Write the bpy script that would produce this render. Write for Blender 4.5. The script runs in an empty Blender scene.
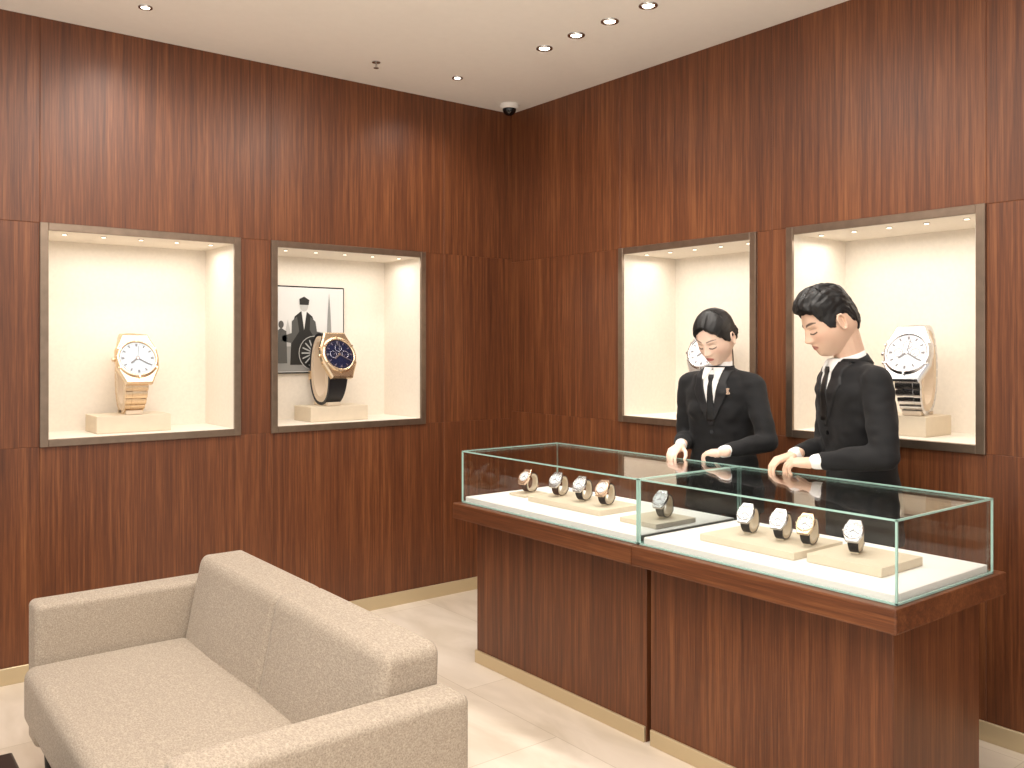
import bpy, bmesh, math, random, time
from mathutils import Vector, Matrix, noise
from mathutils.bvhtree import BVHTree
random.seed(4)
C=bpy.context.scene.collection
S=bpy.context.scene
S.view_settings.view_transform='Standard'
S.view_settings.look='None'
def rad(a): return math.radians(a)
def lin(c):
    return tuple(((x/255)/12.92 if x/255<=.04045 else ((x/255+.055)/1.055)**2.4) for x in c)+(1,)
# ------------------------------------------------------------ materials
def newmat(name):
    m=bpy.data.materials.new(name); m.use_nodes=True
    nt=m.node_tree; b=nt.nodes['Principled BSDF']; return m,nt,b
def pm(name,c,rough=.5,metal=0,emis=0,coat=0,ior=None,noise_amt=0,nscale=20,bump=0,bscale=200,sheen=0):
    m,nt,b=newmat(name); col=lin(c)
    b.inputs['Base Color'].default_value=col
    b.inputs['Roughness'].default_value=rough; b.inputs['Metallic'].default_value=metal
    if coat: b.inputs['Coat Weight'].default_value=coat; b.inputs['Coat Roughness'].default_value=.1
    if sheen: b.inputs['Sheen Weight'].default_value=sheen
    if emis:
        b.inputs['Emission Color'].default_value=col; b.inputs['Emission Strength'].default_value=emis
    tc=nt.nodes.new('ShaderNodeTexCoord')
    if noise_amt:
        n=nt.nodes.new('ShaderNodeTexNoise'); n.inputs['Scale'].default_value=nscale; n.inputs['Detail'].default_value=5
        r=nt.nodes.new('ShaderNodeValToRGB')
        r.color_ramp.elements[0].position=.3; r.color_ramp.elements[1].position=.7
        r.color_ramp.elements[0].color=tuple(x*(1-noise_amt) for x in col[:3])+(1,)
        r.color_ramp.elements[1].color=tuple(min(1,x*(1+noise_amt)) for x in col[:3])+(1,)
        nt.links.new(tc.outputs['Object'],n.inputs['Vector']); nt.links.new(n.outputs['Fac'],r.inputs['Fac'])
        nt.links.new(r.outputs['Color'],b.inputs['Base Color'])
    if bump:
        n=nt.nodes.new('ShaderNodeTexNoise'); n.inputs['Scale'].default_value=bscale; n.inputs['Detail'].default_value=3
        bp=nt.nodes.new('ShaderNodeBump'); bp.inputs['Strength'].default_value=bump; bp.inputs['Distance'].default_value=.002
        nt.links.new(tc.outputs['Object'],n.inputs['Vector']); nt.links.new(n.outputs['Fac'],bp.inputs['Height'])
        nt.links.new(bp.outputs['Normal'],b.inputs['Normal'])
    return m
def woodmat(name,grain='z',bright=1.0):
    m,nt,b=newmat(name); L=nt.links
    tc=nt.nodes.new('ShaderNodeTexCoord'); at=nt.nodes.new('ShaderNodeAttribute'); at.attribute_name='pid'
    mul=nt.nodes.new('ShaderNodeMath'); mul.operation='MULTIPLY'; mul.inputs[1].default_value=7.31
    L.new(at.outputs['Fac'],mul.inputs[0])
    add=nt.nodes.new('ShaderNodeVectorMath'); add.operation='ADD'
    L.new(tc.outputs['Object'],add.inputs[0]); L.new(mul.outputs[0],add.inputs[1])
    def nz(sc,detail,rough=.55):
        mp=nt.nodes.new('ShaderNodeMapping'); 
        s=[sc[0]]*3; s['xyz'.index(grain)]=sc[1]
        mp.inputs['Scale'].default_value=s
        n=nt.nodes.new('ShaderNodeTexNoise'); n.inputs['Scale'].default_value=1; n.inputs['Detail'].default_value=detail
        n.inputs['Roughness'].default_value=rough
        L.new(add.outputs[0],mp.inputs['Vector']); L.new(mp.outputs[0],n.inputs['Vector']); return n
    n1=nz((50,1.2),7,.7); n2=nz((6,.25),3); n3=nz((190,5),3)
    r=nt.nodes.new('ShaderNodeValToRGB'); e=r.color_ramp.elements
    k=bright
    e[0].position=.33; e[0].color=tuple(x*k for x in lin((64,32,16))[:3])+(1,)
    e[1].position=.70; e[1].color=tuple(x*k for x in lin((146,92,54))[:3])+(1,)
    x=e.new(.5); x.color=tuple(x*k for x in lin((102,57,31))[:3])+(1,)
    mx=nt.nodes.new('ShaderNodeMath'); mx.operation='MULTIPLY_ADD'; mx.inputs[1].default_value=.55
    m2=nt.nodes.new('ShaderNodeMath'); m2.operation='MULTIPLY'; m2.inputs[1].default_value=.20
    m3=nt.nodes.new('ShaderNodeMath'); m3.operation='MULTIPLY_ADD'; m3.inputs[1].default_value=.25
    L.new(n2.outputs['Fac'],m2.inputs[0]); L.new(n3.outputs['Fac'],m3.inputs[0]); L.new(m2.outputs[0],m3.inputs[2])
    L.new(n1.outputs['Fac'],mx.inputs[0]); L.new(m3.outputs[0],mx.inputs[2])
    L.new(mx.outputs[0],r.inputs['Fac']); L.new(r.outputs['Color'],b.inputs['Base Color'])
    b.inputs['Roughness'].default_value=.42
    bp=nt.nodes.new('ShaderNodeBump'); bp.inputs['Strength'].default_value=.08; bp.inputs['Distance'].default_value=.002
    L.new(n3.outputs['Fac'],bp.inputs['Height']); L.new(bp.outputs['Normal'],b.inputs['Normal'])
    return m
WOOD=woodmat('walnut_vertical','z'); WOODC=woodmat('walnut_counter','z',.95); WOODY=woodmat('walnut_horizontal','y',.95)
BRASS=pm('brass_trim',(206,188,154),.35,.5)
BRONZE=pm('bronze_frame',(140,122,106),.32,.85,noise_amt=.1)
CREAM=pm('cream_lining',(232,223,210),.75,noise_amt=.03,nscale=60)
CREAMD=pm('cream_pedestal',(214,200,178),.7,noise_amt=.03)
CEIL=pm('ceiling_plaster',(242,237,230),.9,noise_amt=.01)
WHITE=pm('white_deck',(245,242,238),.6)
LEDM=pm('led_warm',(255,242,224),.5,emis=9)
LEDS=pm('led_soft',(255,242,224),.5,emis=2.5)
CHROME=pm('chrome',(200,198,194),.18,1)
BLACKG=pm('black_gloss',(12,12,14),.1)
GOLD=pm('rose_gold',(222,192,168),.24,1)
CHAMP=pm('champagne_gold',(228,204,172),.25,.95)
STEEL=pm('steel',(214,214,216),.22,1)
LEATH=pm('black_leather',(22,22,28),.45,bump=.3)
LEATHB=pm('brown_leather',(60,34,24),.5,bump=.3)
DIALW=pm('dial_white',(232,234,238),.35)
DIALB=pm('dial_iceblue',(196,208,220),.3)
DIALN=pm('dial_navy',(18,28,62),.25,coat=.5)
INK=pm('dial_ink',(60,60,66),.4)
INKL=pm('dial_ink_light',(124,122,124),.4)
TAN=pm('suede_tan',(216,198,176),.85,bump=.3)
SUIT=pm('black_suit_wool',(9,9,12),.85,bump=.25,bscale=600,sheen=.03)
SUIT2=pm('black_satin_lapel',(14,14,18),.6)
TIE=pm('black_silk_tie',(7,7,9),.4)
SHIRT=pm('white_shirt',(240,238,236),.7)
HAIR=pm('black_hair',(12,10,10),.5,noise_amt=.4,nscale=90,bump=.6,bscale=120)
SHOE=pm('shoe_leather',(10,10,10),.25)
DARKW=pm('dark_table_wood',(32,22,18),.3,noise_amt=.2)
LEG=pm('black_leg',(20,18,17),.4)
EDGE=pm('glass_edge_green',(168,206,196),.15,coat=.6)
def glassmat():
    m=bpy.data.materials.new('clear_glass'); m.use_nodes=True; nt=m.node_tree; nt.nodes.clear(); L=nt.links
    o=nt.nodes.new('ShaderNodeOutputMaterial'); t=nt.nodes.new('ShaderNodeBsdfTransparent'); g=nt.nodes.new('ShaderNodeBsdfGlossy')
    t.inputs[0].default_value=(.985,.995,.99,1); g.inputs['Roughness'].default_value=.015
    ge=nt.nodes.new('ShaderNodeNewGeometry'); mr=nt.nodes.new('ShaderNodeMapRange'); mr.inputs['To Min'].default_value=1.38; mr.inputs['To Max'].default_value=1/1.38
    L.new(ge.outputs['Backfacing'],mr.inputs['Value'])
    f=nt.nodes.new('ShaderNodeFresnel'); mx=nt.nodes.new('ShaderNodeMixShader'); L.new(mr.outputs[0],f.inputs[0])
    L.new(f.outputs[0],mx.inputs[0]); L.new(t.outputs[0],mx.inputs[1]); L.new(g.outputs[0],mx.inputs[2]); L.new(mx.outputs[0],o.inputs[0])
    return m
GLASS=glassmat()
def floormat():
    m,nt,b=newmat('cream_marble_tiles'); L=nt.links
    tc=nt.nodes.new('ShaderNodeTexCoord'); 
    br=nt.nodes.new('ShaderNodeTexBrick'); br.inputs['Scale'].default_value=1; br.offset=.5
    br.inputs['Brick Width'].default_value=1.2; br.inputs['Row Height'].default_value=.6; br.inputs['Mortar Size'].default_value=.002
    br.inputs['Color1'].default_value=lin((230,219,204)); br.inputs['Color2'].default_value=lin((220,207,190)); br.inputs['Mortar'].default_value=lin((202,188,168))
    mp=nt.nodes.new('ShaderNodeMapping'); mp.inputs['Rotation'].default_value=(0,0,rad(90)); mp.inputs['Location'].default_value=(.2,.15,0)
    L.new(tc.outputs['Object'],mp.inputs[0]); L.new(mp.outputs[0],br.inputs['Vector'])
    n=nt.nodes.new('ShaderNodeTexNoise'); n.inputs['Scale'].default_value=1.6; n.inputs['Detail'].default_value=8; n.inputs['Distortion'].default_value=1.2
    m2=nt.nodes.new('ShaderNodeMapping'); m2.inputs['Scale'].default_value=(3,.9,1); L.new(tc.outputs['Object'],m2.inputs[0]); L.new(m2.outputs[0],n.inputs['Vector'])
    r=nt.nodes.new('ShaderNodeValToRGB'); r.color_ramp.elements[0].position=.32; r.color_ramp.elements[1].position=.65
    r.color_ramp.elements[0].color=(.84,.81,.76,1); r.color_ramp.elements[1].color=(1.04,1.03,1.02,1)
    L.new(n.outputs['Fac'],r.inputs[0])
    mx=nt.nodes.new('ShaderNodeMix'); mx.data_type='RGBA'; mx.blend_type='MULTIPLY'; mx.inputs[0].default_value=1
    L.new(br.outputs['Color'],mx.inputs[6]); L.new(r.outputs['Color'],mx.inputs[7]); L.new(mx.outputs[2],b.inputs['Base Color'])
    b.inputs['Roughness'].default_value=.28
    return m
FLOOR=floormat()
def fabricmat():
    m,nt,b=newmat('taupe_woven_fabric'); L=nt.links
    tc=nt.nodes.new('ShaderNodeTexCoord')
    n=nt.nodes.new('ShaderNodeTexNoise'); n.inputs['Scale'].default_value=320; n.inputs['Detail'].default_value=3
    n2=nt.nodes.new('ShaderNodeTexVoronoi'); n2.inputs['Scale'].default_value=200
    mp=nt.nodes.new('ShaderNodeMapping'); mp.inputs['Scale'].default_value=(1,.5,1)
    L.new(tc.outputs['Object'],mp.inputs[0]); L.new(mp.outputs[0],n2.inputs['Vector']); L.new(tc.outputs['Object'],n.inputs['Vector'])
    a=nt.nodes.new('ShaderNodeMath'); a.operation='MULTIPLY_ADD'; a.inputs[1].default_value=.4
    L.new(n2.outputs['Distance'],a.inputs[0]); L.new(n.outputs['Fac'],a.inputs[2])
    r=nt.nodes.new('ShaderNodeValToRGB'); r.color_ramp.elements[0].position=.35; r.color_ramp.elements[1].position=1.0
    r.color_ramp.elements[0].color=lin((134,120,106)); r.color_ramp.elements[1].color=lin((188,174,156))
    L.new(a.outputs[0],r.inputs[0]); L.new(r.outputs[0],b.inputs['Base Color'])
    bp=nt.nodes.new('ShaderNodeBump'); bp.inputs['Strength'].default_value=.4; bp.inputs['Distance'].default_value=.002
    L.new(a.outputs[0],bp.inputs['Height']); L.new(bp.outputs[0],b.inputs['Normal'])
    b.inputs['Roughness'].default_value=.95; b.inputs['Sheen Weight'].default_value=.1
    return m
FABRIC=fabricmat()
def skinmat():
    m,nt,b=newmat('skin'); at=nt.nodes.new('ShaderNodeAttribute'); at.attribute_name='Col'
    nt.links.new(at.outputs['Color'],b.inputs['Base Color']); b.inputs['Roughness'].default_value=.5
    b.inputs['Subsurface Weight'].default_value=.06; b.inputs['Subsurface Radius'].default_value=(.01,.004,.002)
    return m
SKIN=skinmat()
# ------------------------------------------------------------ mesh builder
class MB:
    def __init__(s): s.v=[];s.f=[];s.mi=[];s.sm=[];s.mats=[];s.pid=[];s.cur=0
    def _m(s,m):
        for i,x in enumerate(s.mats):
            if x is m: return i
        s.mats.append(m); return len(s.mats)-1
    def add(s,vs,fs,m,M=None,smooth=False):
        o=len(s.v); k=s._m(m)
        for p in vs:
            p=Vector(p)
            if M is not None: p=M@p
            s.v.append(tuple(p))
        for f in fs:
            s.f.append([i+o for i in f]); s.mi.append(k); s.sm.append(smooth); s.pid.append(s.cur)
    def bm(s,bm,m,M=None,smooth=False):
        bm.verts.index_update()
        s.add([v.co.copy() for v in bm.verts],[[v.index for v in f.verts] for f in bm.faces],m,M,smooth); bm.free()
    def box(s,lo,hi,m,M=None,bev=0,seg=2):
        if not bev:
            vs=[(lo[0] if i&1==0 else hi[0],lo[1] if i&2==0 else hi[1],lo[2] if i&4==0 else hi[2]) for i in range(8)]
            s.add(vs,[[0,2,3,1],[4,5,7,6],[0,1,5,4],[2,6,7,3],[0,4,6,2],[1,3,7,5]],m,M); return
        b=bmesh.new(); bmesh.ops.create_cube(b,size=1)
        for v in b.verts:
            v.co=Vector([lo[i]+(v.co[i]+.5)*(hi[i]-lo[i]) for i in range(3)])
        bmesh.ops.bevel(b,geom=list(b.edges),offset=bev,segments=seg,affect='EDGES',profile=.6)
        s.bm(b,m,M,False)
    def cyl(s,r0,r1,z0,z1,m,M=None,n=32,bev=0,smooth=True):
        if bev: prof=[(r0-bev,z0),(r0,z0+bev),(r1,z1-bev),(r1-bev,z1)]
        else: prof=[(r0,z0),(r1,z1)]
        s.lathe(prof,m,M,n,smooth,True)
    def lathe(s,prof,m,M=None,n=32,smooth=True,caps=False):
        vs=[];fs=[]
        for r,z in prof:
            for i in range(n):
                a=2*math.pi*i/n; vs.append((r*math.cos(a),r*math.sin(a),z))
        for j in range(len(prof)-1):
            for i in range(n):
                k=(i+1)%n; fs.append([j*n+i,j*n+k,(j+1)*n+k,(j+1)*n+i])
        s.add(vs,fs,m,M,smooth)
        if caps:
            s.add(vs[:n],[list(range(n))[::-1]],m,M); s.add(vs[-n:],[list(range(n))],m,M)
    def rbox(s,lo,hi,r,m,deform=None,crown=(0,0,0),K=4,N=8,M=None):
        c=[(lo[i]+hi[i])/2 for i in range(3)]; h=[(hi[i]-lo[i])/2 for i in range(3)]
        def ax(H):
            return [-H+r*k/K for k in range(K)]+[-H+r+(2*H-2*r)*k/N for k in range(N+1)]+[H-r+r*(k+1)/K for k in range(K)]
        A=[ax(x) for x in h]; idx={}; vs=[]; fs=[]
        def vid(i,j,k):
            if (i,j,k) in idx: return idx[(i,j,k)]
            p=Vector((A[0][i],A[1][j],A[2][k])); q=Vector([max(-h[t]+r,min(h[t]-r,p[t])) for t in range(3)])
            d=p-q
            if d.length>1e-7:
                d=Vector([math.tan(x/r*math.pi/4)*r for x in d]); p=q+d.normalized()*r
            w=[1-min(1,(p[t]/h[t])**2) for t in range(3)]
            for t in range(3):
                if crown[t]:
                    o=[w[u] for u in range(3) if u!=t]; p[t]+=crown[t]*(p[t]/h[t])*math.sqrt(max(0,o[0]))*math.sqrt(max(0,o[1]))
            p=p+Vector(c)
            if deform: p=Vector(deform(p))
            idx[(i,j,k)]=len(vs); vs.append(p); return idx[(i,j,k)]
        n=len(A[0])
        for a in range(n-1):
            for b in range(n-1):
                e=n-1
                fs+= [[vid(a,b,e),vid(a+1,b,e),vid(a+1,b+1,e),vid(a,b+1,e)],[vid(a,b,0),vid(a,b+1,0),vid(a+1,b+1,0),vid(a+1,b,0)],
                      [vid(a,0,b),vid(a+1,0,b),vid(a+1,0,b+1),vid(a,0,b+1)],[vid(a,e,b),vid(a,e,b+1),vid(a+1,e,b+1),vid(a+1,e,b)],
                      [vid(0,a,b),vid(0,a,b+1),vid(0,a+1,b+1),vid(0,a+1,b)],[vid(e,a,b),vid(e,a+1,b),vid(e,a+1,b+1),vid(e,a,b+1)]]
        s.add(vs,fs,m,M,True)
    def obj(s,name,parent=None,M=None):
        me=bpy.data.meshes.new(name); me.from_pydata(s.v,[],s.f)
        for m in s.mats: me.materials.append(m)
        me.polygons.foreach_set('material_index',s.mi); me.polygons.foreach_set('use_smooth',s.sm)
        at=me.attributes.new('pid','FLOAT','FACE'); at.data.foreach_set('value',[float(x) for x in s.pid])
        me.update()
        o=bpy.data.objects.new(name,me); C.objects.link(o)
        if parent: o.parent=parent
        if M is not None: o.matrix_local=M
        return o
def empty(name,loc=(0,0,0),rz=0):
    e=bpy.data.objects.new(name,None); C.objects.link(e); e.location=loc; e.rotation_euler=(0,0,rz); e.empty_display_size=.1; return e
# ------------------------------------------------------------ room
X0,Y0=-2.6,-1.6; XR,YL,H=3.52,4.51,3.005
b=MB(); b.box((X0,Y0,-.05),(XR+.6,YL+.6,0),FLOOR); b.obj('floor')
b=MB(); b.box((X0,Y0,H),(XR+.6,YL+.6,H+.05),CEIL); b.obj('ceiling')
Z1,Z2=1.05,2.07
N1=(.80,1.73); N2=(1.90,2.86); ZR1,ZR2=1.095,2.05
N3=(2.615,3.53); N4=(1.564,2.444)
def wall(axis,mod,mid,zs,opens,name):
    b=MB()
    def put(a0,a1,z0,z1,pid):
        b.cur=pid
        if axis=='x': b.box((a0,YL,z0),(a1,YL+.05,z1),WOOD,bev=.0018,seg=1)
        else: b.box((XR,a0,z0),(XR+.05,a1,z1),WOOD,bev=.0018,seg=1)
    for j in (0,2):
        for i in range(len(mod)-1): put(mod[i],mod[i+1],zs[j],zs[j+1],i*1.0+j*.37)
    for i in range(len(mid)-1):
        if any(abs(mid[i]-o[0])<1e-6 for o in opens): continue
        put(mid[i],mid[i+1],zs[1],zs[2],i+.61)
    return b.obj(name)
WL=wall('x',[-2.6,-1.4,-.3,.80,1.90,3.0,XR+.05],[-2.6,-1.4,-.3,.80,1.73,1.90,2.86,3.0,XR+.05],[0,Z1,Z2,H],[N1,N2],'wall_left')
WR=wall('y',[-1.6,-.4,.6,1.564,2.53,3.53,YL],[-1.6,-.4,.6,1.564,2.444,2.53,2.615,3.53,YL],[0,ZR1,ZR2,H],[N3,N4],'wall_right')
b=MB(); b.box((X0,YL-.012,0),(XR-.012,YL,.075),BRASS,bev=.002,seg=1); b.obj('baseboard_left')
b=MB(); b.box((XR-.012,Y0,0),(XR,YL,.075),BRASS,bev=.002,seg=1); b.obj('baseboard_right')
DEP=.42
def niche(axis,u0,u1,z0,z1):
    if axis=='x': M=Matrix(((1,0,0,0),(0,1,0,YL),(0,0,1,0),(0,0,0,1)))
    else: M=Matrix(((0,1,0,XR),(1,0,0,0),(0,0,1,0),(0,0,0,1)))
    b=MB(); fw=.033; t=.02
    for lo,hi in (((u0-.002,-.016,z0-.002),(u0+fw,.0,z1+.002)),((u1-fw,-.016,z0-.002),(u1+.002,.0,z1+.002)),((u0+fw,-.016,z1-fw),(u1-fw,.0,z1+.002)),((u0+fw,-.016,z0-.002),(u1-fw,.0,z0+fw))):
        b.box(lo,hi,BRONZE,M,bev=.002,seg=1)
    b.obj('display_niche_frame')
    b=MB()
    i0,i1,j0,j1=u0+fw,u1-fw,z0+fw,z1-fw
    for lo,hi in (((u0,.0,z0),(i0,DEP,z1)),((i1,.0,z0),(u1,DEP,z1)),((i0,.0,j1),(i1,DEP,z1)),((i0,.0,z0),(i1,DEP,j0)),((u0,DEP,z0),(u1,DEP+t,z1))):
        b.box(lo,hi,CREAM,M)
    for k in range(5):
        uu=i0+(i1-i0)*(k+.5)/5
        b.cyl(.013,.013,j1-.004,j1,CHROME,M@Matrix.Translation((uu,.09,0)),n=20)
        b.cyl(.009,.009,j1-.006,j1-.0035,LEDS,M@Matrix.Translation((uu,.09,0)),n=16)
    b.obj('niche_lining',WL if axis=='x' else WR)
    l=bpy.data.lights.new('niche_light','AREA'); l.shape='RECTANGLE'; l.size=(i1-i0)*.9; l.size_y=.22; l.energy=2.8; l.color=(1,.95,.88)
    o=bpy.data.objects.new('niche_light',l); C.objects.link(o)
    o.location=M@Vector(((i0+i1)/2,.17,j1-.02)); o.rotation_euler=(0,0,0 if axis=='x' else rad(90))
niche('x',*N1,Z1,Z2); niche('x',*N2,Z1,Z2); niche('y',*N3,ZR1,ZR2); niche('y',*N4,ZR1,ZR2)
# ------------------------------------------------------------ ceiling fixtures
def downlight(x,y,r=.042,energy=18,spot=70,aim=(0,0,-1)):
    b=MB(); M=Matrix.Translation((x,y,H))
    b.lathe([(r,0),(r,-.006),(r*.8,-.008),(r*.72,-.003),(r*.6,-.002)],CHROME,M,28)
    b.cyl(r*.62,r*.62,-.004,-.001,LEDM,M,n=24)
    b.obj('recessed_downlight')
    l=bpy.data.lights.new('downlight_lamp','SPOT'); l.energy=energy; l.spot_size=rad(spot); l.spot_blend=.9; l.shadow_soft_size=.06; l.color=(1,.95,.88)
    o=bpy.data.objects.new('downlight_lamp',l); C.objects.link(o); o.location=(x,y,H-.03)
    o.rotation_mode='QUATERNION'; o.rotation_quaternion=Vector(aim).to_track_quat('-Z','Y')
for y in (3.417,3.18,2.95,2.71,2.2,1.95,1.7): downlight(2.876,y,energy=21,spot=95,aim=(.1,0,-1))
for x in (2.81,1.143,-.4): downlight(x,4.09,.03,16,130,aim=(0,.2,-1))
downlight(.9,2.0,.04,40,100)
def wall_fill(loc,aim,e,spot=120):  # added spots without any fixture, there to brighten the walls
    l=bpy.data.lights.new('wall_fill_spot','SPOT'); l.energy=e; l.spot_size=rad(spot); l.spot_blend=1; l.shadow_soft_size=.25; l.color=(1,.94,.86)
    o=bpy.data.objects.new('wall_fill_spot',l); C.objects.link(o); o.location=loc
    o.rotation_mode='QUATERNION'; o.rotation_quaternion=Vector(aim).to_track_quat('-Z','Y')
for x in (.2,1.2,2.2): wall_fill((x,3.45,2.97),(0,.8,-1),44)
wall_fill((2.4,1.4,2.97),(.8,0,-1),36); wall_fill((2.4,2.4,2.97),(.8,0,-1),22); wall_fill((2.5,3.5,2.97),(.8,.2,-1),30)
b=MB(); M=Matrix.Translation((2.32,4.13,H)); b.cyl(.022,.022,-.004,0,CHROME,M,n=20); b.cyl(.007,.004,-.03,-.004,CHROME,M,n=12); b.cyl(.014,.014,-.033,-.03,CHROME,M,n=14); b.obj('fire_sprinkler')
b=MB(); M=Matrix.Translation((3.37,4.34,H)); b.cyl(.055,.06,-.03,0,CEIL,M,n=32,bev=.004)
b.lathe([(.042*math.cos(a),-.03-.042*math.sin(a)) for a in [i*math.pi/2/10 for i in range(11)]],BLACKG,M,28); b.obj('security_dome_camera')
def area(name,loc,sx,sy,e,rot=(0,0,0),col=(1,.96,.91)):
    l=bpy.data.lights.new(name,'AREA'); l.shape='RECTANGLE'; l.size=sx; l.size_y=sy; l.energy=e; l.color=col
    o=bpy.data.objects.new(name,l); C.objects.link(o); o.location=loc; o.rotation_euler=rot
area('room_fill_light',(.3,.6,2.95),3,2.4,75)  # both overhead area lights are added room fill, no ceiling panel there
area('room_fill_light',(1.4,2.9,2.98),1.6,1.2,24)
area('ceiling_fill_light',(.0,.9,1.95),2.2,1.6,80,rot=(rad(180),0,0),col=(1,.94,.87))  # unseen upward light added to brighten the ceiling
w=bpy.data.worlds.new('World'); S.world=w; w.use_nodes=True
bg=w.node_tree.nodes['Background']; bg.inputs[0].default_value=(1,.96,.91,1); bg.inputs[1].default_value=1.0
# ------------------------------------------------------------ sofa
sofa=empty('two_seat_sofa',(.93,2.68,0)); SM=Matrix.Translation((-.93,-2.68,0))
def sp(name,fn):
    b=MB(); fn(b); b.obj(name,sofa,SM)
sp('base',lambda b:b.rbox((.60,1.9,.14),(1.24,3.46,.30),.02,FABRIC))
sp('arm_near',lambda b:b.rbox((.585,1.845,.13),(1.31,1.975,.62),.022,FABRIC))
sp('arm_far',lambda b:b.rbox((.585,3.385,.13),(1.31,3.515,.62),.022,FABRIC))
sp('seat_cushion',lambda b:b.rbox((.548,1.978,.235),(1.10,3.382,.425),.035,FABRIC,crown=(.004,0,.012),N=14))
def bk(p):
    x,y,z=p
    t=(z-.16)/.57
    front=max(0,min(1,(1.32-x)/.26))
    x+=.02*t+.095*t*front
    x+=.016*math.exp(-((y-2.68)/.010)**2)*front
    z-=.006*math.exp(-((y-2.68)/.010)**2)
    u=((y-1.976)/.704)%1
    x-=.016*front*math.sin(math.pi*u)*math.sin(math.pi*max(0,min(1,t)))
    return (x-.03,y,z)
sp('backrest',lambda b:b.rbox((1.06,1.976,.16),(1.32,3.384,.72),.035,FABRIC,deform=bk,N=90,K=3))
def legs(b):
    for x in (.64,1.24):
        for y in (1.93,3.43):
            b.cyl(.014,.022,0,.15,LEG,Matrix.Translation((x,y,0)),n=16)
sp('legs',legs)
ct=empty('coffee_table',(.14,2.25,0))
b=MB(); b.box((-.28,-.5,.37),(.28,.5,.40),DARKW,bev=.006)
for x in (-.25,.25):
    for y in (-.46,.46): b.box((x-.018,y-.018,0),(x+.018,y+.018,.37),DARKW,bev=.003)
b.box((-.25,-.46,.12),(.25,.46,.135),DARKW); b.obj('table_body',ct)
# ------------------------------------------------------------ counters
def counter(y0,y1,sy0,sy1,gy0,gy1):
    root=empty('glass_display_counter',(2.7,(y0+y1)/2,0)); P=Matrix.Translation((-2.7,-(y0+y1)/2,0))
    b=MB(); b.cur=y0*3; b.box((2.486,y0,.0),(3.03,y1,.70),WOODC,bev=.002,seg=1); b.obj('base_cabinet',root,P)
    b=MB(); b.box((2.476,y0-.006 if y0<2 else y0+.004,.0),(3.034,y1+.006 if y1>3 else y1-.004,.06),BRASS,bev=.002,seg=1); b.obj('brass_plinth',root,P)
    b=MB(); b.cur=y0; b.box((2.36,sy0,.70),(3.05,sy1,.772),WOODY,bev=.005); b.obj('wood_top',root,P)
    b=MB(); b.box((2.41,gy0+.01,.772),(2.98,gy1-.01,.80),WHITE,bev=.002,seg=1); b.obj('white_deck',root,P)
    if y0>2:
        b=MB(); b.box((2.52,2.331,.0),(3.0,2.351,.70),LEG); b.obj('joint_strip',root,P)
    x0,x1,z0,z1=2.40,2.99,.774,1.015; t=.006
    b=MB()
    b.box((x0,gy0,z1-t),(x1,gy1,z1),GLASS)
    b.box((x0,gy0,z0),(x0+t,gy1,z1-t),GLASS); b.box((x1-t,gy0,z0),(x1,gy1,z1-t),GLASS)
    b.box((x0+t,gy0,z0),(x1-t,gy0+t,z1-t),GLASS); b.box((x0+t,gy1-t,z0),(x1-t,gy1,z1-t),GLASS)
    b.obj('glass_panes',root,P)
    b=MB(); e=.003
    for x in (x0,x1):
        for y in (gy0,gy1): b.box((x-e,y-e,z0),(x+e,y+e,z1),EDGE)
        b.box((x-e,gy0+e,z1-e*1.6),(x+e,gy1-e,z1+.0008),EDGE); b.box((x-e,gy0+e,z0-.001),(x+e,gy1-e,z0+.005),EDGE)
    for y in (gy0,gy1):
        b.box((x0-e,y-e,z1-e*1.6),(x1+e,y+e,z1+.0008),EDGE); b.box((x0-e,y-e,z0-.001),(x1+e,y+e,z0+.005),EDGE)
    b.obj('glass_edges',root,P)
counter(2.352,3.453,2.311,3.475,2.316,3.45)
counter(1.368,2.33,1.29,2.309,1.31,2.304)
def riser(x0,x1,y0,y1,h):
    b=MB(); b.box((x0,y0,.8005),(x1,y1,.80+h),CREAMD,bev=.003); b.obj('display_riser')
riser(2.56,2.80,2.69,3.16,.024); riser(2.60,2.74,3.23,3.35,.012); riser(2.55,2.78,2.36,2.56,.02)
riser(2.53,2.82,1.735,2.13,.026); riser(2.55,2.80,1.44,1.70,.03)
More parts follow.
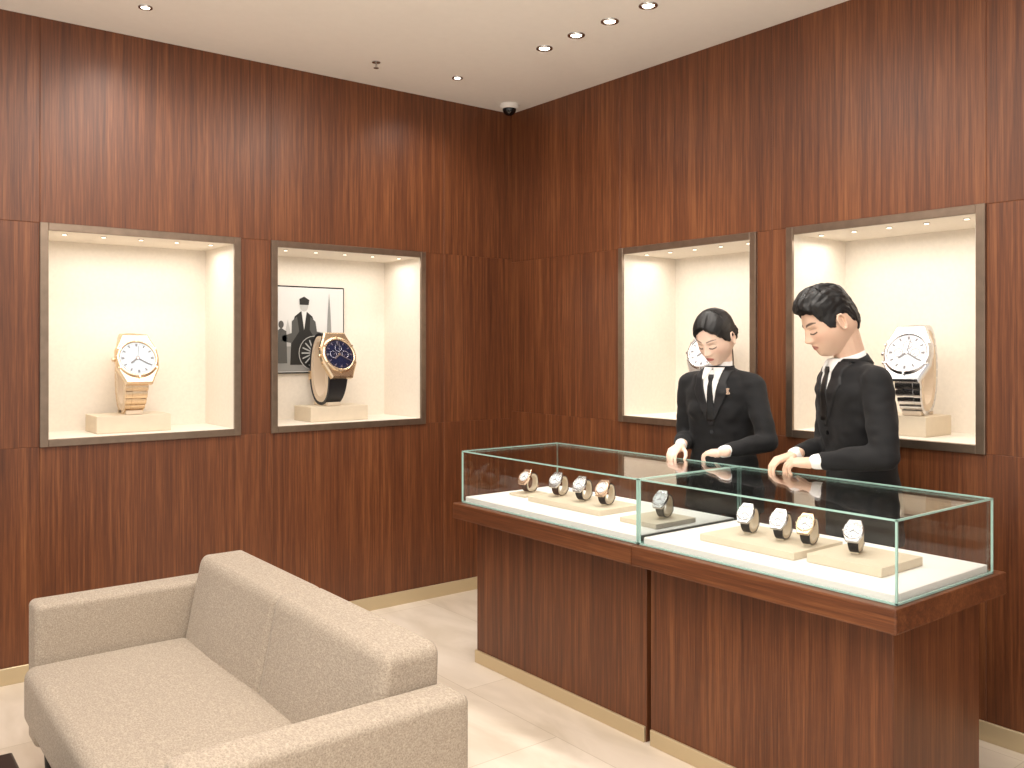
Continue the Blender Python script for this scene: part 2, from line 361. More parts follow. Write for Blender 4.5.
# ------------------------------------------------------------ watches
def watch(name,loc,heading,Hh,case,strap,dial,bracelet=False,sub=True,ink=INK,cush=TAN,tilt=22,asp=(.33,.5),band=1.0,rr=.25):
    b=MB(); ay,az=asp[0]*Hh,asp[1]*Hh
    def loop(a,off=0):
        ex=2.3
        c,s=math.cos(a),math.sin(a)
        k=(abs(c)**ex+abs(s)**ex)**(-1/ex)
        return Vector((0,c*k*(ay+off),s*k*(az+off)+az))
    a0=rad(tilt)
    def wid(a):
        d=abs((a-a0+math.pi)%(2*math.pi)-math.pi)/math.pi
        return Hh*(.155-.055*min(1,d*1.6))*band
    n=48; vs=[];fs=[]
    for i in range(n):
        a=2*math.pi*i/n
        for sx in (-1,1):
            w=wid(a)*1.0
            p=loop(a,-.046*Hh); vs.append((sx*w,p.y,p.z))
            p=loop(a,-.12*Hh); vs.append((sx*w,p.y,p.z))
    for i in range(n):
        j=(i+1)%n; A=i*4; B=j*4
        fs+=[[A,B,B+2,A+2],[A+1,A+3,B+3,B+1],[A,A+1,B+1,B],[A+2,B+2,B+3,A+3]]
    b.add(vs,fs,cush,smooth=False)
    b.box((-.1*Hh,-.2*Hh,0),(.1*Hh,.2*Hh,.05*Hh),cush,bev=.01*Hh)
    def seg(a1,a2,m,w1,w2,o0,o1,smooth=False,bulge=0):
        N=5; vs=[];fs=[]
        for i in range(N+1):
            t=i/N; a=a1+(a2-a1)*t; w=w1+(w2-w1)*t; e=bulge*math.sin(math.pi*t)
            pi=loop(a,o0); po=loop(a,o1+e)
            vs+=[(-w,pi.y,pi.z),(w,pi.y,pi.z),(w,po.y,po.z),(-w,po.y,po.z)]
        for i in range(N):
            A=i*4;B=A+4
            fs+=[[A,A+1,B+1,B],[A+1,A+2,B+2,B+1],[A+2,A+3,B+3,B+2],[A+3,A,B,B+3]]
        fs+=[[0,3,2,1],[N*4,N*4+1,N*4+2,N*4+3]]
        b.add(vs,fs,m,smooth=smooth)
    st=rad(34); span=2*math.pi-2*st
    if bracelet:
        L=26
        for i in range(L):
            a1=a0+st+span*i/L; a2=a0+st+span*(i+.9)/L; w=wid((a1+a2)/2)
            seg(a1,a2,strap,w,w,-.045*Hh,0,bulge=.008*Hh)
            seg(a1+.02,a2+.02,case,w*.42,w*.42,-.02*Hh,.006*Hh,bulge=.008*Hh)
    else:
        L=22
        for i in range(L):
            a1=a0+st+span*i/L; a2=a0+st+span*(i+1)/L
            seg(a1,a2,strap,wid(a1),wid(a2),-.045*Hh,-.005*Hh)
        seg(a0+math.pi*.9,a0+math.pi*.98,case,Hh*.115,Hh*.115,-.05*Hh,.008*Hh)
    c=loop(a0,-.01*Hh)
    R=Matrix.Rotation(rad(-90)+a0,4,'X')
    M=Matrix.Translation(c)@R
    r=rr*Hh
    pts=[(-.62,1.32),(.62,1.32),(.78,.95),(1.0,.5),(1.03,0),(1.0,-.5),(.78,-.95),(.62,-1.32),(-.62,-1.32),(-.78,-.95),(-1.0,-.5),(-1.03,0),(-1.0,.5),(-.78,.95)]
    vs=[(x*r*.98,y*r*.98,-.055*Hh) for x,y in pts]+[(x*r,y*r,.01*Hh) for x,y in pts]+[(x*r*.93,y*r*.93,.028*Hh) for x,y in pts]
    n=len(pts); fs=[]
    for L_ in (0,1):
        for i in range(n):
            j=(i+1)%n; fs.append([L_*n+j,L_*n+i,(L_+1)*n+i,(L_+1)*n+j])
    fs.append([2*n+i for i in range(n)][::-1]); fs.append(list(range(n)))
    b.add(vs,fs,case,M)
    b.lathe([(r*1.02,.0),(r*1.02,.03*Hh),(r*.99,.045*Hh),(r*.9,.055*Hh),(r*.84,.05*Hh),(r*.83,.036*Hh)],case,M,48)
    for k in range(6):
        a=rad(60*k+30); b.box((r*.86,-.035*r,.046*Hh),(r*1.03,.035*r,.056*Hh),case,M@Matrix.Rotation(a,4,'Z'))
    b.cyl(r*.84,r*.84,.03*Hh,.037*Hh,dial,M,n=48)
    z=.0375*Hh
    for k in range(12):
        a=rad(30*k); w=.03 if k%3 else .045
        b.box((-w*r,r*.62,z),(w*r,r*.76,z+.004*Hh),ink,M@Matrix.Rotation(a,4,'Z'))
    for k in range(60):
        if k%5: b.box((-.008*r,r*.72,z),(.008*r,r*.76,z+.002*Hh),ink,M@Matrix.Rotation(rad(6*k),4,'Z'))
    if sub:
        for (x,y) in ((.36,0),(-.36,0),(0,-.36)):
            MM=M@Matrix.Translation((x*r,y*r,z)); b.lathe([(.2*r,0),(.2*r,.003*Hh),(.18*r,.003*Hh),(.18*r,0)],ink,MM,24)
            b.box((-.012*r,0,.001*Hh),(.012*r,.14*r,.004*Hh),ink,MM@Matrix.Rotation(rad(40+x*200),4,'Z'))
    for a,l,w in ((rad(-52),.42,.04),(rad(58),.62,.028),(rad(170),.66,.010)):
        b.box((-w*r,-.1*r,z+.004*Hh),(w*r,l*r,z+.008*Hh),ink,M@Matrix.Rotation(a,4,'Z'))
    b.cyl(.05*r,.05*r,z,z+.011*Hh,case,M,n=16)
    MM=M@Matrix.Translation((r*1.0,0,-.01*Hh))@Matrix.Rotation(rad(90),4,'Y'); b.cyl(.1*r,.1*r,0,.16*r,case,MM,n=16,bev=.02*r)
    if sub:
        for yy in (.42,-.42):
            MM=M@Matrix.Translation((r*.92,yy*r,-.01*Hh))@Matrix.Rotation(rad(90),4,'Y'); b.cyl(.07*r,.07*r,0,.15*r,case,MM,n=12)
    o=b.obj(name); o.location=loc; o.rotation_euler=(0,0,rad(heading-90)); return o
def pedestal(x0,x1,y0,y1,z0,z1):
    b=MB(); b.box((x0,y0,z0+.0005),(x1,y1,z1),CREAMD,bev=.003); b.obj('watch_pedestal')
zl=Z1+.033; zr=ZR1+.033
pedestal(1.065,1.415,4.62,4.85,zl,zl+.085); watch('oversized_display_watch',(1.25,4.74,zl+.086),270,.40,CHAMP,CHAMP,DIALB,True,False,ink=INKL)
pedestal(2.18,2.54,4.62,4.84,zl,zl+.085); watch('oversized_display_watch',(2.335,4.73,zl+.086),272,.42,CHAMP,LEATH,DIALN,False,True,ink=STEEL)
pedestal(3.62,3.84,1.85,2.13,zr,zr+.085); watch('oversized_display_watch',(3.72,1.935,zr+.086),188,.38,STEEL,STEEL,DIALW,True,True,ink=INKL)
pedestal(3.62,3.84,2.90,3.20,zr,zr+.085); watch('oversized_display_watch',(3.73,3.03,zr+.086),190,.38,STEEL,LEATHB,DIALW,False,False,ink=INKL)
hs=.128
for (y,z,hd,st,cs,dl) in ((3.29,.812,188,LEATHB,GOLD,DIALW),(3.07,.824,192,LEATHB,STEEL,DIALW),(2.91,.824,192,LEATH,STEEL,DIALW),(2.766,.824,192,LEATH,GOLD,DIALW),
        (2.434,.82,192,LEATH,STEEL,DIALW),(2.02,.826,190,LEATH,STEEL,DIALW),(1.88,.826,190,LEATH,STEEL,DIALW),(1.773,.826,190,LEATH,CHAMP,DIALW),(1.60,.83,196,LEATH,STEEL,DIALW)):
    watch('wristwatch',(2.68,y,z+.001),hd,hs,cs,st,dl,False,False,tilt=38,cush=CREAMD,asp=(.36,.37),rr=.24)
# ------------------------------------------------------------ framed photograph
b=MB(); fx0,fx1,fz0,fz1=2.04,2.535,1.35,1.865; Y=YL+DEP
GR=[pm('photo_grey_%d'%i,(g,g,g-2),.5) for i,g in enumerate((30,78,138,180,214))]
b.box((fx0,Y-.022,fz0),(fx1,Y-.001,fz1),BLACKG,bev=.002,seg=1)
b.box((fx0+.008,Y-.024,fz0+.008),(fx1-.008,Y-.0215,fz1-.008),GR[4])
def flat(pts,m,k):
    w=fx1-fx0-.024; h=fz1-fz0-.024; yy=Y-.0245-.0004*k
    b.add([(fx0+.012+u*w,yy,fz0+.012+v*h) for u,v in pts],[list(range(len(pts)))],m)
def disc(u,v,ru,rv,m,k,n=24): flat([(u+ru*math.cos(2*math.pi*i/n),v+rv*math.sin(2*math.pi*i/n)) for i in range(n)],m,k)
flat([(0,0),(1,0),(1,.3),(0,.36)],GR[2],1)
flat([(0,.3),(.2,.42),(.25,.62),(.3,.4),(.6,.34),(.62,.30)],GR[3],2)
flat([(.76,.25),(.86,.25),(.84,.5),(.83,.7),(.81,.95),(.79,.7),(.78,.5)],GR[2],3)
flat([(.68,.2),(.95,.2),(.93,.34),(.7,.34)],GR[1],4)
flat([(.28,.08),(.62,.08),(.65,.3),(.62,.52),(.58,.66),(.50,.72),(.42,.72),(.34,.66),(.30,.52)],GR[0],5)
flat([(.30,.60),(.37,.66),(.40,.48),(.30,.34),(.18,.36),(.17,.42),(.30,.46)],GR[1],6)
flat([(.62,.60),(.55,.66),(.54,.50),(.64,.36),(.76,.40),(.75,.46),(.64,.48)],GR[1],6)
flat([(.43,.72),(.50,.72),(.465,.5)],GR[4],7)
disc(.465,.79,.055,.07,GR[3],8); flat([(.405,.80),(.525,.80),(.535,.86),(.465,.90),(.40,.87)],GR[0],9)
disc(.16,.56,.035,.045,GR[1],6); flat([(.09,.1),(.24,.1),(.23,.48),(.16,.52),(.1,.48)],GR[1],6)
for i in range(24):
    a=2*math.pi*i/24; a2=2*math.pi*(i+1)/24
    f=lambda a,r:(.60+r*math.cos(a),.22+r*1.0*math.sin(a))
    flat([f(a,.20),f(a2,.20),f(a2,.165),f(a,.165)],GR[0],10)
    flat([f(a,.21),f(a2,.21),f(a2,.20),f(a,.20)],GR[3],10)
for i in range(8):
    a=math.pi*i/8; c,s=math.cos(a),math.sin(a)
    flat([(.60+.17*c-.008*s,.22+.17*s+.008*c),(.60-.17*c-.008*s,.22-.17*s+.008*c),(.60-.17*c+.008*s,.22-.17*s-.008*c),(.60+.17*c+.008*s,.22+.17*s-.008*c)],GR[3],11)
b.obj('framed_photograph')
# ------------------------------------------------------------ people
def capsule(bm,p0,r0,p1,r1,n=18):
    p0=Vector(p0);p1=Vector(p1); d=(p1-p0); L=d.length; q=Vector((0,0,1)).rotation_difference(d.normalized()).to_matrix()
    prof=[(r0*math.cos(a),-r0*math.sin(a)) for a in [math.pi/2*(1-i/5) for i in range(6)]]
    prof+=[(r1*math.cos(a),L+r1*math.sin(a)) for a in [math.pi/2*(i/5) for i in range(6)]]
    rings=[]
    for (r,z) in prof:
        if r<1e-6: rings.append([bm.verts.new(p0+q@Vector((0,0,z)))])
        else: rings.append([bm.verts.new(p0+q@Vector((r*math.cos(2*math.pi*i/n),r*math.sin(2*math.pi*i/n),z))) for i in range(n)])
    for a,b_ in zip(rings[:-1],rings[1:]):
        for i in range(n):
            j=(i+1)%n
            if len(a)==1: bm.faces.new([a[0],b_[j],b_[i]])
            elif len(b_)==1: bm.faces.new([a[i],a[j],b_[0]])
            else: bm.faces.new([a[i],a[j],b_[j],b_[i]])
def ellip(bm,c,r,rot=None):
    M=Matrix.Translation(c)@(rot or Matrix.Identity(4))@Matrix.Diagonal((*r,1))
    bmesh.ops.create_uvsphere(bm,u_segments=20,v_segments=14,radius=1,matrix=M)
def loft(bm,rings,n=40):
    R=[]
    for (z,cx,cy,rx,ry,ex) in rings:
        r=[]
        for i in range(n):
            a=2*math.pi*i/n; c,s=math.cos(a),math.sin(a)
            r.append(bm.verts.new((cx+rx*math.copysign(abs(c)**(2/ex),c),cy+ry*math.copysign(abs(s)**(2/ex),s),z)))
        R.append(r)
    for a,b_ in zip(R[:-1],R[1:]):
        for i in range(n):
            j=(i+1)%n; bm.faces.new([a[i],a[j],b_[j],b_[i]])
    bm.faces.new(R[0][::-1]); bm.faces.new(R[-1])
def remesh(bm,voxel,smooth=4,fac=.5):
    me=bpy.data.meshes.new('tmp'); bmesh.ops.triangulate(bm,faces=bm.faces[:]); bm.to_mesh(me); bm.free()
    o=bpy.data.objects.new('tmp',me); C.objects.link(o)
    m=o.modifiers.new('r','REMESH'); m.mode='VOXEL'; m.voxel_size=voxel
    if smooth:
        s=o.modifiers.new('s','SMOOTH'); s.factor=fac; s.iterations=smooth
    dg=bpy.context.evaluated_depsgraph_get()
    r=bpy.data.meshes.new_from_object(o.evaluated_get(dg)); bpy.data.objects.remove(o); bpy.data.meshes.remove(me)
    r.materials.clear()
    return r
def addobj(me,name,mat,parent,M=None):
    me.name=name
    if mat: me.materials.append(mat)
    me.polygons.foreach_set('use_smooth',[True]*len(me.polygons))
    o=bpy.data.objects.new(name,me); C.objects.link(o); o.parent=parent
    if M is not None: o.matrix_local=M
    return o
def setcol(me,fn):
    a=me.color_attributes.new('Col','FLOAT_COLOR','POINT'); out=[]
    for v in me.vertices: out.extend(fn(v.co))
    a.data.foreach_set('color',out)
def sst(a,b,x):
    t=max(0,min(1,(x-a)/(b-a))); return t*t*(3-2*t)
def g(x,c,s): return math.exp(-((x-c)/s)**2)
def headpt(d,feat=True,fem=False):
    dz=d.z; hl=math.hypot(d.x,d.y)
    if hl<1e-6: hx,hy=0,1
    else: hx,hy=d.x/hl,d.y/hl
    if dz>=0: rho=math.sqrt(max(0,1-dz*dz))
    else: rho=max(0,1-(-dz)**2.7)**(1/2.3)
    s=max(0,-dz)
    jaw=1-(.36 if fem else .29)*sst(.15,1,s)
    back=1-.42*sst(.25,.95,s)
    ex=2.25
    k=(abs(hx)**ex+abs(hy)**ex)**(-1/ex)
    x=.074*rho*hx*k*jaw; y=rho*hy*k*(.090 if hy>0 else .104*back); z=.118*dz
    if hy>0: y+= -.010*sst(.55,1,dz)
    if feat and hy>0:
        w=sst(0,.35,hy); ax=abs(x)
        y+=w*(.012 if not fem else .009)*sst(.35,.8,s)*g(ax,0,.04)
        nose=.021*g(z,-.026,.014)+.010*g(z,-.004,.020)
        y+=w*nose*g(x,0,.0105+.004*g(z,-.03,.01))
        y+=w*.006*g(ax,.013,.006)*g(z,-.032,.007)
        y-=w*.011*g(ax,.030,.017)*g(z,.006,.013)
        y+=w*.0065*g(ax,.031,.012)*g(z,.001,.008)
        y+=w*.004*g(ax,.028,.022)*g(z,.024,.008)
        y+=w*.004*g(x,0,.03)*g(z,-.056,.022)
        y+=w*.0045*g(x,0,.019)*(g(z,-.0525,.0045)+g(z,-.0625,.005))
        y+=w*.007*g(x,0,.022)*g(z,-.097,.015)
        y+=w*.003*g(ax,.045,.02)*g(z,-.02,.02)
    return Vector((x,y,z))
def head_grid(bm,fn,nu=200,nv=170):
    R=[]
    for j in range(nv+1):
        th=math.pi*j/nv
        if j in (0,nv): R.append([bm.verts.new(fn(Vector((0,0,math.cos(th)))))]); continue
        R.append([bm.verts.new(fn(Vector((math.sin(th)*math.cos(2*math.pi*i/nu),math.sin(th)*math.sin(2*math.pi*i/nu),math.cos(th))))) for i in range(nu)])
    for a,b_ in zip(R[:-1],R[1:]):
        for i in range(nu):
            j=(i+1)%nu
            if len(a)==1: bm.faces.new([a[0],b_[i],b_[j]])
            elif len(b_)==1: bm.faces.new([a[i],b_[0],a[j]])
            else: bm.faces.new([a[i],b_[i],b_[j],a[j]])
def interp(tab,x):
    if x<=tab[0][0]: return tab[0][1]
    for (a,va),(b_,vb) in zip(tab[:-1],tab[1:]):
        if x<=b_: t=(x-a)/(b_-a); t=t*t*(3-2*t); return va+(vb-va)*t
    return tab[-1][1]
def hair_mesh(fem):
    bm=bmesh.new()
    tab=[(0,.066),(20,.070),(42,.060),(58,.022),(70,-.012),(80,-.018),(90,.012),(112,.012),(125,-.03),(150,-.070),(180,-.078)] if not fem else \
        [(0,.078),(15,.072),(40,.055),(58,.028),(72,.0),(84,-.014),(100,-.004),(118,-.016),(135,-.05),(180,-.070)]
    def fn(d):
        p=headpt(d,False,fem); az=abs(math.degrees(math.atan2(d.x,d.y))); 
        zh=interp(tab,az)+.002*math.sin(az*1.7)
        m=sst(zh-.004,zh+.007,p.z)
        top=sst(.02,.10,p.z)
        if fem:
            part=g(p.x,-.008,.006)*sst(-.02,.05,p.y)*top
            th=.007+.010*top+.004*sst(-.02,.05,p.z)-.006*part
            st=noise.noise(Vector((p.x*130,p.y*14,p.z*60)))*.0016
        else:
            front=sst(-.03,.07,p.y)
            th=.006+.020*top+.012*top*front
            st=noise.noise(Vector((p.x*90+3,p.y*30,p.z*40)))*.0070*(.25+top)+noise.noise(Vector((p.x*220,p.y*60,p.z*60)))*.003
        n=Vector((p.x/.075**2,p.y/.1**2,p.z/.118**2)).normalized()
        if not fem: n=(n+Vector((0,.25*top,.1))).normalized()
        return p+n*((th+st)*m-.007*(1-m))
    head_grid(bm,fn,200,160)
    me=bpy.data.meshes.new('hair'); bm.to_mesh(me); bm.free(); return me
def ik(Sx,W,l1,l2,pole):
    d=W-Sx; L=min(d.length,l1+l2-.002); dr=d.normalized(); a=(l1*l1-l2*l2+L*L)/(2*L); h=math.sqrt(max(0,l1*l1-a*a))
    pp=(pole-pole.dot(dr)*dr).normalized(); return Sx+dr*a+pp*h
def hand_mesh(side,sc,bends,skin):
    """wrist origin, fingers +Y, back of hand +Z, thumb on side*X"""
    bm=bmesh.new(); s=side
    xs=[.027,.009,-.009,-.026]; ln=[.070,.078,.072,.056]; ky=[.088,.092,.088,.079]; 
    capsule(bm,(0,-.03,0),.024,(0,.008,0),.023)
    for i in range(4):
        capsule(bm,(s*xs[i]*.55,.012,-.001),.0165,(s*xs[i],ky[i]-.006,0),.0115)
    capsule(bm,(s*.018,.015,-.008),.018,(s*.016,.05,-.007),.014); capsule(bm,(-s*.014,.015,-.008),.016,(-s*.018,.055,-.006),.012)
    for i in range(4):
        p=Vector((s*xs[i],ky[i],0)); ang=bends[i][0]; spread=s*xs[i]*2.2
        fr=[.45,.31,.24]; rr=[.0092,.0083,.0075,.0065]
        k=.92 if i==3 else 1
        for j in range(3):
            if j: ang+=bends[i][j]
            dv=Vector((math.sin(spread),math.cos(ang),-math.sin(ang))).normalized()
            q=p+dv*ln[i]*fr[j]; capsule(bm,p,rr[j]*k,q,rr[j+1]*k,14); p=q
    p=Vector((s*.022,.022,-.006))
    for dv,l,r0,r1 in ((Vector((s*.75,.62,-.28)),.042,.0145,.0112),(Vector((s*.42,.85,-.35)),.033,.0108,.0098),(Vector((s*.10,.92,-.42)),.026,.0096,.0075)):
        q=p+dv.normalized()*l; capsule(bm,p,r0,q,r1,14); p=q
    bmesh.ops.scale(bm,vec=(sc,sc,sc),verts=bm.verts)
    me=remesh(bm,.0024,2); setcol(me,lambda c:skin); return me
def basis(origin,y,z):
    y=Vector(y).normalized(); z=Vector(z); z=(z-z.dot(y)*y).normalized(); x=y.cross(z)
    return Matrix(((x.x,y.x,z.x,origin[0]),(x.y,y.y,z.y,origin[1]),(x.z,y.z,z.z,origin[2]),(0,0,0,1)))
def patch(bvh,rows,off,ncol=8,sub=4,rim=.006):
    rr=[]
    for a,b_ in zip(rows[:-1],rows[1:]):
        for k in range(sub): t=k/sub; rr.append(tuple(a[i]+(b_[i]-a[i])*t for i in range(3)))
    rr.append(rows[-1])
    vs=[];fs=[];last=.1
    R=[rr[0]]+rr+[rr[-1]]
    for ri,(xl,xr,z) in enumerate(R):
        edge_r=ri in (0,len(R)-1)
        for c in range(-1,ncol+2):
            t=max(0,min(1,c/ncol)); x=xl+(xr-xl)*t
            hit=bvh.ray_cast(Vector((x,1,z)),Vector((0,-1,0)))
            if hit[0] is not None: y=hit[0].y; last=y
            else: y=last
            o=off if not(edge_r or c in(-1,ncol+1)) else -rim
            vs.append((x,y+o,z))
    w=ncol+3
    for i in range(len(R)-1):
        for j in range(w-1): fs.append([i*w+j,i*w+j+1,(i+1)*w+j+1,(i+1)*w+j])
    me=bpy.data.meshes.new('patch'); me.from_pydata(vs,[],fs); me.update(); return me
def band(c,axis,r0,r1,h,thick,a0,a1,n=36,sq=.9):
    axis=Vector(axis).normalized(); xx=Vector((1,0,0)); yy=axis.cross(xx).normalized()
    vs=[];fs=[]
    for i in range(n+1):
        a=a0+(a1-a0)*i/n; d=xx*math.sin(a)+yy*math.cos(a)*sq
        for (r,z) in ((r0,0),(r1,h),(r1-thick,h),(r0-thick,0)): vs.append(Vector(c)+d*r+axis*z)
    for i in range(n):
        A=i*4;B=A+4
        for k in range(4): fs.append([A+k,A+(k+1)%4,B+(k+1)%4,B+k])
    fs+=[[0,1,2,3],[n*4+3,n*4+2,n*4+1,n*4]]
    me=bpy.data.meshes.new('band'); me.from_pydata([tuple(v) for v in vs],[],fs); me.update(); return me
def person(name,base,heading,P):
    root=empty(name,(base[0],base[1],0),rad(heading-90)); inv=(Matrix.Translation((base[0],base[1],0))@Matrix.Rotation(rad(heading-90),4,'Z')).inverted()
    fem=P['fem']; skin=lin(P['skin'])
    bm=bmesh.new(); loft(bm,P['rings'])
    sh=P['sh']; arms=[]
    for side in (1,-1):
        Sx=Vector((side*sh[0],sh[1],sh[2])); W=inv@Vector(P['wrist'][side]); pole=Vector(P['pole'][side])
        E=ik(Sx,W,P['ul'],P['fl'],pole); arms.append((side,Sx,E,W))
        r=P['ar']
        capsule(bm,(side*sh[0]*.35,sh[1],sh[2]+.034),r[0]*.8,Sx,r[0])
        capsule(bm,Sx,r[0],Sx.lerp(E,.5),r[1]*1.06); capsule(bm,Sx.lerp(E,.5),r[1]*1.06,E,r[1])
        We=E.lerp(W,.90); capsule(bm,E,r[1],E.lerp(We,.4),r[1]*.97)
        n=(We-E).normalized(); capsule(bm,E.lerp(We,.4),r[1]*.97,We-n*r[2]*.5,r[2])
    if fem:
        for sx in (-1,1): ellip(bm,(sx*.07,P['lean'](1.2)+.066,1.225),(.060,.046,.065))
    me=remesh(bm,.0075,4)
    for v in me.vertices:
        c=v.co; n=v.normal; k=noise.noise(Vector((c.x*9,c.y*9,c.z*16+base[0])))*.0055+noise.noise(Vector((c.x*22,c.y*22,c.z*34)))*.0035
        v.co=c+n*k
    bvh=BVHTree.FromPolygons([v.co.copy() for v in me.vertices],[list(p.vertices) for p in me.polygons])
    addobj(me,'suit_jacket',SUIT,root)
    bm=bmesh.new()
    for side in (1,-1):
        k=P['leg']; hz=P['hip']
        capsule(bm,(side*.09,0,hz),k*1.25,(side*.095,.01,hz*.53),k*.85); capsule(bm,(side*.095,.01,hz*.53),k*.85,(side*.10,-.01,.10),k*.72)
    capsule(bm,(-.06,0,hz+.02),k*1.3,(.06,0,hz+.02),k*1.3)
    addobj(remesh(bm,.015,2),'trousers',SUIT,root)
    bm=bmesh.new()
    for side in (1,-1):
        capsule(bm,(side*.10,-.05,.040),.036,(side*.105,.02,.038),.038); capsule(bm,(side*.105,.02,.038),.038,(side*.115,.13,.030),.029)
    me=remesh(bm,.007,2)
    for v in me.vertices: v.co.z=max(.001,v.co.z)
    addobj(me,'shoes',SHOE,root)
    hc=Vector(P['head']); sc=P['hs']
    HM=Matrix.Translation(hc)@Matrix.Rotation(rad(P['yaw']),4,'Z')@Matrix.Rotation(rad(P.get('roll',0)),4,'Y')@Matrix.Rotation(rad(-P['pitch']),4,'X')@Matrix.Diagonal((sc,sc,sc,1))
    bm=bmesh.new(); head_grid(bm,lambda d:HM@headpt(d,True,fem))
    nb=Vector(P['neck']); nt=HM@Vector((0,-.035,-.05)); nr=P['nr']
    capsule(bm,nb,nr*1.1,nt,nr)
    for sx in (-1,1):
        R=Matrix.Rotation(rad(-12),4,'X')@Matrix.Rotation(rad(sx*-22),4,'Z')
        def tp(p): return HM@(Matrix.Translation((sx*.073,-.008,-.006))@R@Vector(p))
        pts=[(sx*.004,.010,-.026),(sx*.005,.014,-.006),(sx*.007,.012,.014),(sx*.009,.0,.026),(sx*.012,-.013,.022),(sx*.013,-.018,.004),(sx*.010,-.012,-.014),(sx*.006,.0,-.030)]
        for p,q in zip(pts,pts[1:]+pts[:1]): capsule(bm,tp(p),.0042*sc,tp(q),.0042*sc,10)
        capsule(bm,tp((0,0,-.02)),.006,tp((sx*.002,0,.015)),.009,10); capsule(bm,tp((sx*.004,.004,-.027)),.0065,tp((sx*.004,.002,-.03)),.006,10)
    me=remesh(bm,.0024,1)
    hi=HM.inverted(); lip=lin(P['lip']); dark=lin((28,20,18)); blush=lin((215,150,132)); lipd=lin((110,50,45)); crease=lin((120,80,65))
    def col(c):
        p=hi@c; ax=abs(p.x); r=list(skin)
        def mix(k,t):
            for i in range(3): r[i]=r[i]*(1-t)+k[i]*t
        if p.y>.02 and p.z>-.12:
            mix(blush,.3*g(ax,.045,.02)*g(p.z,-.025,.02)); mix(blush,.22*g(ax,0,.012)*g(p.z,-.03,.01))
            lw=.022 if fem else .023
            t=(1-sst(lw-.004,lw,ax)); zz=p.z+.0575+ax*.05
            hh=.0095*(1-(ax/lw)**2*.7) if ax<lw else 0
            if t>0 and hh>0: mix(lip,.85*t*(1-sst(hh-.0015,hh+.0008,abs(zz)))); mix(lipd,.8*t*g(zz,0,.0012))
            if .011<ax<.052:
                bz=.026+.006*math.sin((ax-.011)/.041*math.pi*.8); th=(.0028 if fem else .0042)*(1-sst(.035,.052,ax)*.6)
                mix(dark,(.85 if not fem else .75)*(1-sst(th-.001,th+.001,abs(p.z-bz))))
            if .015<ax<.047:
                ez=-.003-.004*math.sin((ax-.015)/.032*math.pi)
                mix(dark,.92*(1-sst(.0019,.0034,abs(p.z-ez)))); 
                cz=.009+.002*math.sin((ax-.015)/.032*math.pi); mix(crease,.5*(1-sst(.0006,.0018,abs(p.z-cz))))
        return tuple(r)
    setcol(me,col); addobj(me,'head_and_neck',SKIN,root)
    addobj(hair_mesh(fem),'hair',HAIR,root,HM)
    if fem:
        bm=bmesh.new()
        ellip(bm,(0,-.115,-.030),(.036,.028,.034))
        for i in range(10):
            a=2*math.pi*i/10; a2=a+.9
            capsule(bm,(.026*math.cos(a),-.125,-.03+.026*math.sin(a)),.011,(.014*math.cos(a2),-.140,-.03+.014*math.sin(a2)),.009,10)
        me=remesh(bm,.003,1); addobj(me,'hair_bun',HAIR,root,HM)
    for side,Sx,E,W in arms:
        d=inv.to_3x3()@Vector(P['hdir'][side]); up=inv.to_3x3()@Vector(P['hup'][side])
        M=basis(W,d,up)
        bends=P['bend'][side]
        addobj(hand_mesh(side*-1,P['hsc'],bends,skin),'hand_right' if side==1 else 'hand_left',SKIN,root,M)
        n=(W-E).normalized(); bm=bmesh.new(); A=E.lerp(W,.86); B_=E.lerp(W,.965)
        capsule(bm,A,P['ar'][2]*.86,B_,P['ar'][2]*.80); me=remesh(bm,.004,2); addobj(me,'shirt_cuff',SHIRT,root)
    zt,zb,wt=P['zt'],P['zb'],P['vw']
    V=lambda z:.004+(wt-.004)*((z-zb)/(zt-zb))
    zs=[zt+(zb-zt)*i/8 for i in range(9)]
    addobj(patch(bvh,[(-V(z),V(z),z) for z in zs],.003),'shirt_front',SHIRT,root)
    tw=P['tw']
    zk=zt-.02
    rows=[(-tw*.55,tw*.55,zk),(-tw*.62,tw*.62,zk-.012),(-tw*.38,tw*.38,zk-.030),(-tw*.5,tw*.5,zk-.05),(-tw*.8,tw*.8,zk-.14),(-min(tw,V(zb)+.02),min(tw,V(zb)+.02),zb-.0)]
    addobj(patch(bvh,rows,.009,rim=.002),'necktie',TIE,root)
    for sx in (-1,1):
        lw=P['lw']
        rows=[]
        for z in zs:
            t=(zt-z)/(zt-zb); wdt=lw*(1-.75*max(0,(t-.45)/.55)) if t>.30 else lw*(.62+.2*t)
            a,b_=sx*(V(z)-.002),sx*(V(z)+wdt); rows.append((min(a,b_),max(a,b_),z-(0)))
        rows.append((sx*.003-.006,sx*.003+.006,zb-.02))
        addobj(patch(bvh,rows,.008,sub=5),'lapel',SUIT2,root)
        rows=[(min(sx*.002,sx*(wt*.95)),max(sx*.002,sx*(wt*.95)),zt+.012),(min(sx*.008,sx*wt*.95),max(sx*.008,sx*wt*.95),zt-.008),(min(sx*.022,sx*wt*.85),max(sx*.022,sx*wt*.85),zt-.024),(min(sx*.034,sx*.038),max(sx*.034,sx*.038),zt-.042)]
        addobj(patch(bvh,rows,.010,sub=3,rim=.001),'shirt_collar_wing',SHIRT,root)
    ax=(nt-nb).normalized(); bc=nb+Vector((0,.0,-.005))
    addobj(band(bc,ax,nr*1.28,nr*1.16,.045,.004,-math.pi,math.pi),'shirt_collar',SHIRT,root)
    addobj(band(bc+Vector((0,-.004,-.016)),ax,nr*1.62,nr*1.34,.042,.010,rad(55),rad(305)),'jacket_collar',SUIT,root)
    b=MB()
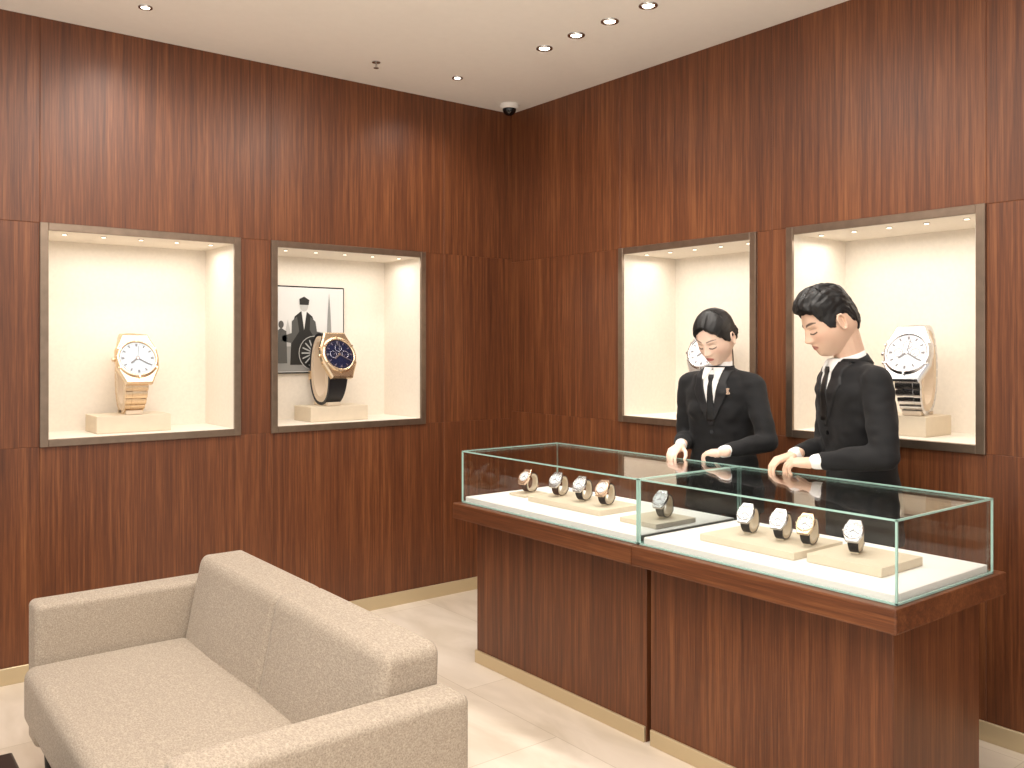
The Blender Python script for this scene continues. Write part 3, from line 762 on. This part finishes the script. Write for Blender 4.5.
    for z in (zb-.05,zb-.15):
        h=bvh.ray_cast(Vector((0,1,z)),Vector((0,-1,0)))
        if h[0]: b.cyl(.009,.009,0,.004,BLACKG,Matrix.Translation(h[0])@Matrix.Rotation(rad(-90),4,'X'),n=16)
    b.obj('jacket_buttons',root)
    if P.get('pin'):
        px,pz=P['pin']; h=bvh.ray_cast(Vector((px,1,pz)),Vector((0,-1,0))); b=MB(); Mx=Matrix.Translation(h[0]+Vector((0,.010,0)))@Matrix.Rotation(rad(-90),4,'X')
        for a in (-25,5,35): b.box((-.003,-.014,0),(.003,.016,.003),GOLD,Mx@Matrix.Rotation(rad(a),4,'Z'),bev=.001)
        b.cyl(.006,.006,0,.005,GOLD,Mx,n=14); b.obj('lapel_pin',root)
    return root
curl=[(rad(25),rad(30),rad(20)),(rad(28),rad(32),rad(22)),(rad(32),rad(35),rad(24)),(rad(36),rad(38),rad(26))]
curl2=[(rad(12),rad(28),rad(18)),(rad(22),rad(36),rad(24)),(rad(32),rad(44),rad(28)),(rad(40),rad(48),rad(30))]
lm=lambda z:.050*max(0,z-.95)/.45
man=dict(fem=False,skin=(224,188,164),lip=(186,118,106),lean=lm,
 rings=[(.74,0,0,.185,.125,2.3),(.90,0,0,.182,.122,2.3),(1.04,0,lm(1.04),.165,.112,2.3),(1.20,0,lm(1.2),.188,.128,2.4),(1.33,0,lm(1.33),.192,.122,2.4),(1.41,0,lm(1.41),.140,.098,2.2),(1.46,0,lm(1.46)+.01,.075,.068,2)],
 sh=(.176,.045,1.368),wrist={-1:(2.995,1.965,1.066),1:(3.075,2.11,1.072)},pole={1:(.5,-.6,-.9),-1:(-.8,-.5,-.7)},
 ul=.288,fl=.258,ar=(.061,.052,.037),leg=.078,hip=.86,head=(-.022,.158,1.602),hs=1.08,yaw=-2,pitch=28,neck=(-.006,.055,1.44),nr=.056,
 hdir={-1:(-.25,1,-.10),1:(-.85,.35,-.22)},hup={-1:(-.25,0,1),1:(.1,0,1)},bend={1:curl,-1:curl2},hsc=.92,
 zt=1.447,zb=1.215,vw=.056,tw=.032,lw=.062)
person('salesman',(3.285,1.930),149,man)
lw_=lambda z:.042*max(0,z-.95)/.42
woman=dict(fem=True,skin=(238,206,186),lip=(188,88,82),lean=lw_,
 rings=[(.76,0,0,.185,.118,2.2),(.90,0,0,.180,.115,2.2),(1.04,0,lw_(1.03),.143,.098,2.2),(1.20,0,lw_(1.18),.158,.108,2.3),(1.30,0,lw_(1.31),.165,.102,2.3),(1.37,0,lw_(1.37),.122,.085,2.2),(1.42,0,lw_(1.42),.06,.056,2)],
 sh=(.156,.034,1.332),wrist={1:(3.03,2.66,1.066),-1:(3.015,2.42,1.060)},pole={1:(.35,-.6,-.9),-1:(-.8,-.6,-.7)},
 ul=.262,fl=.236,ar=(.053,.045,.032),leg=.068,hip=.84,head=(-.01,.104,1.545),hs=1.0,yaw=-8,pitch=31,neck=(-.003,.042,1.40),nr=.043,
 hdir={1:(-.9,-.2,-.25),-1:(-.05,1,-.12)},hup={1:(-.2,0,1),-1:(-.2,0,1)},bend={1:curl,-1:curl2},hsc=.82,
 zt=1.402,zb=1.175,vw=.05,tw=.02,lw=.05,pin=(-.085,1.31))
person('saleswoman',(3.275,2.615),193,woman)
# ------------------------------------------------------------ camera
cd=bpy.data.cameras.new('camera'); cam=bpy.data.objects.new('camera',cd); C.objects.link(cam)
cd.lens=890/1024*36; cd.sensor_width=36; cd.shift_y=-36/1024; cd.clip_start=.05
cam.location=(0,0,1.5); cam.rotation_euler=(rad(90),0,rad(52-90)); S.camera=cam
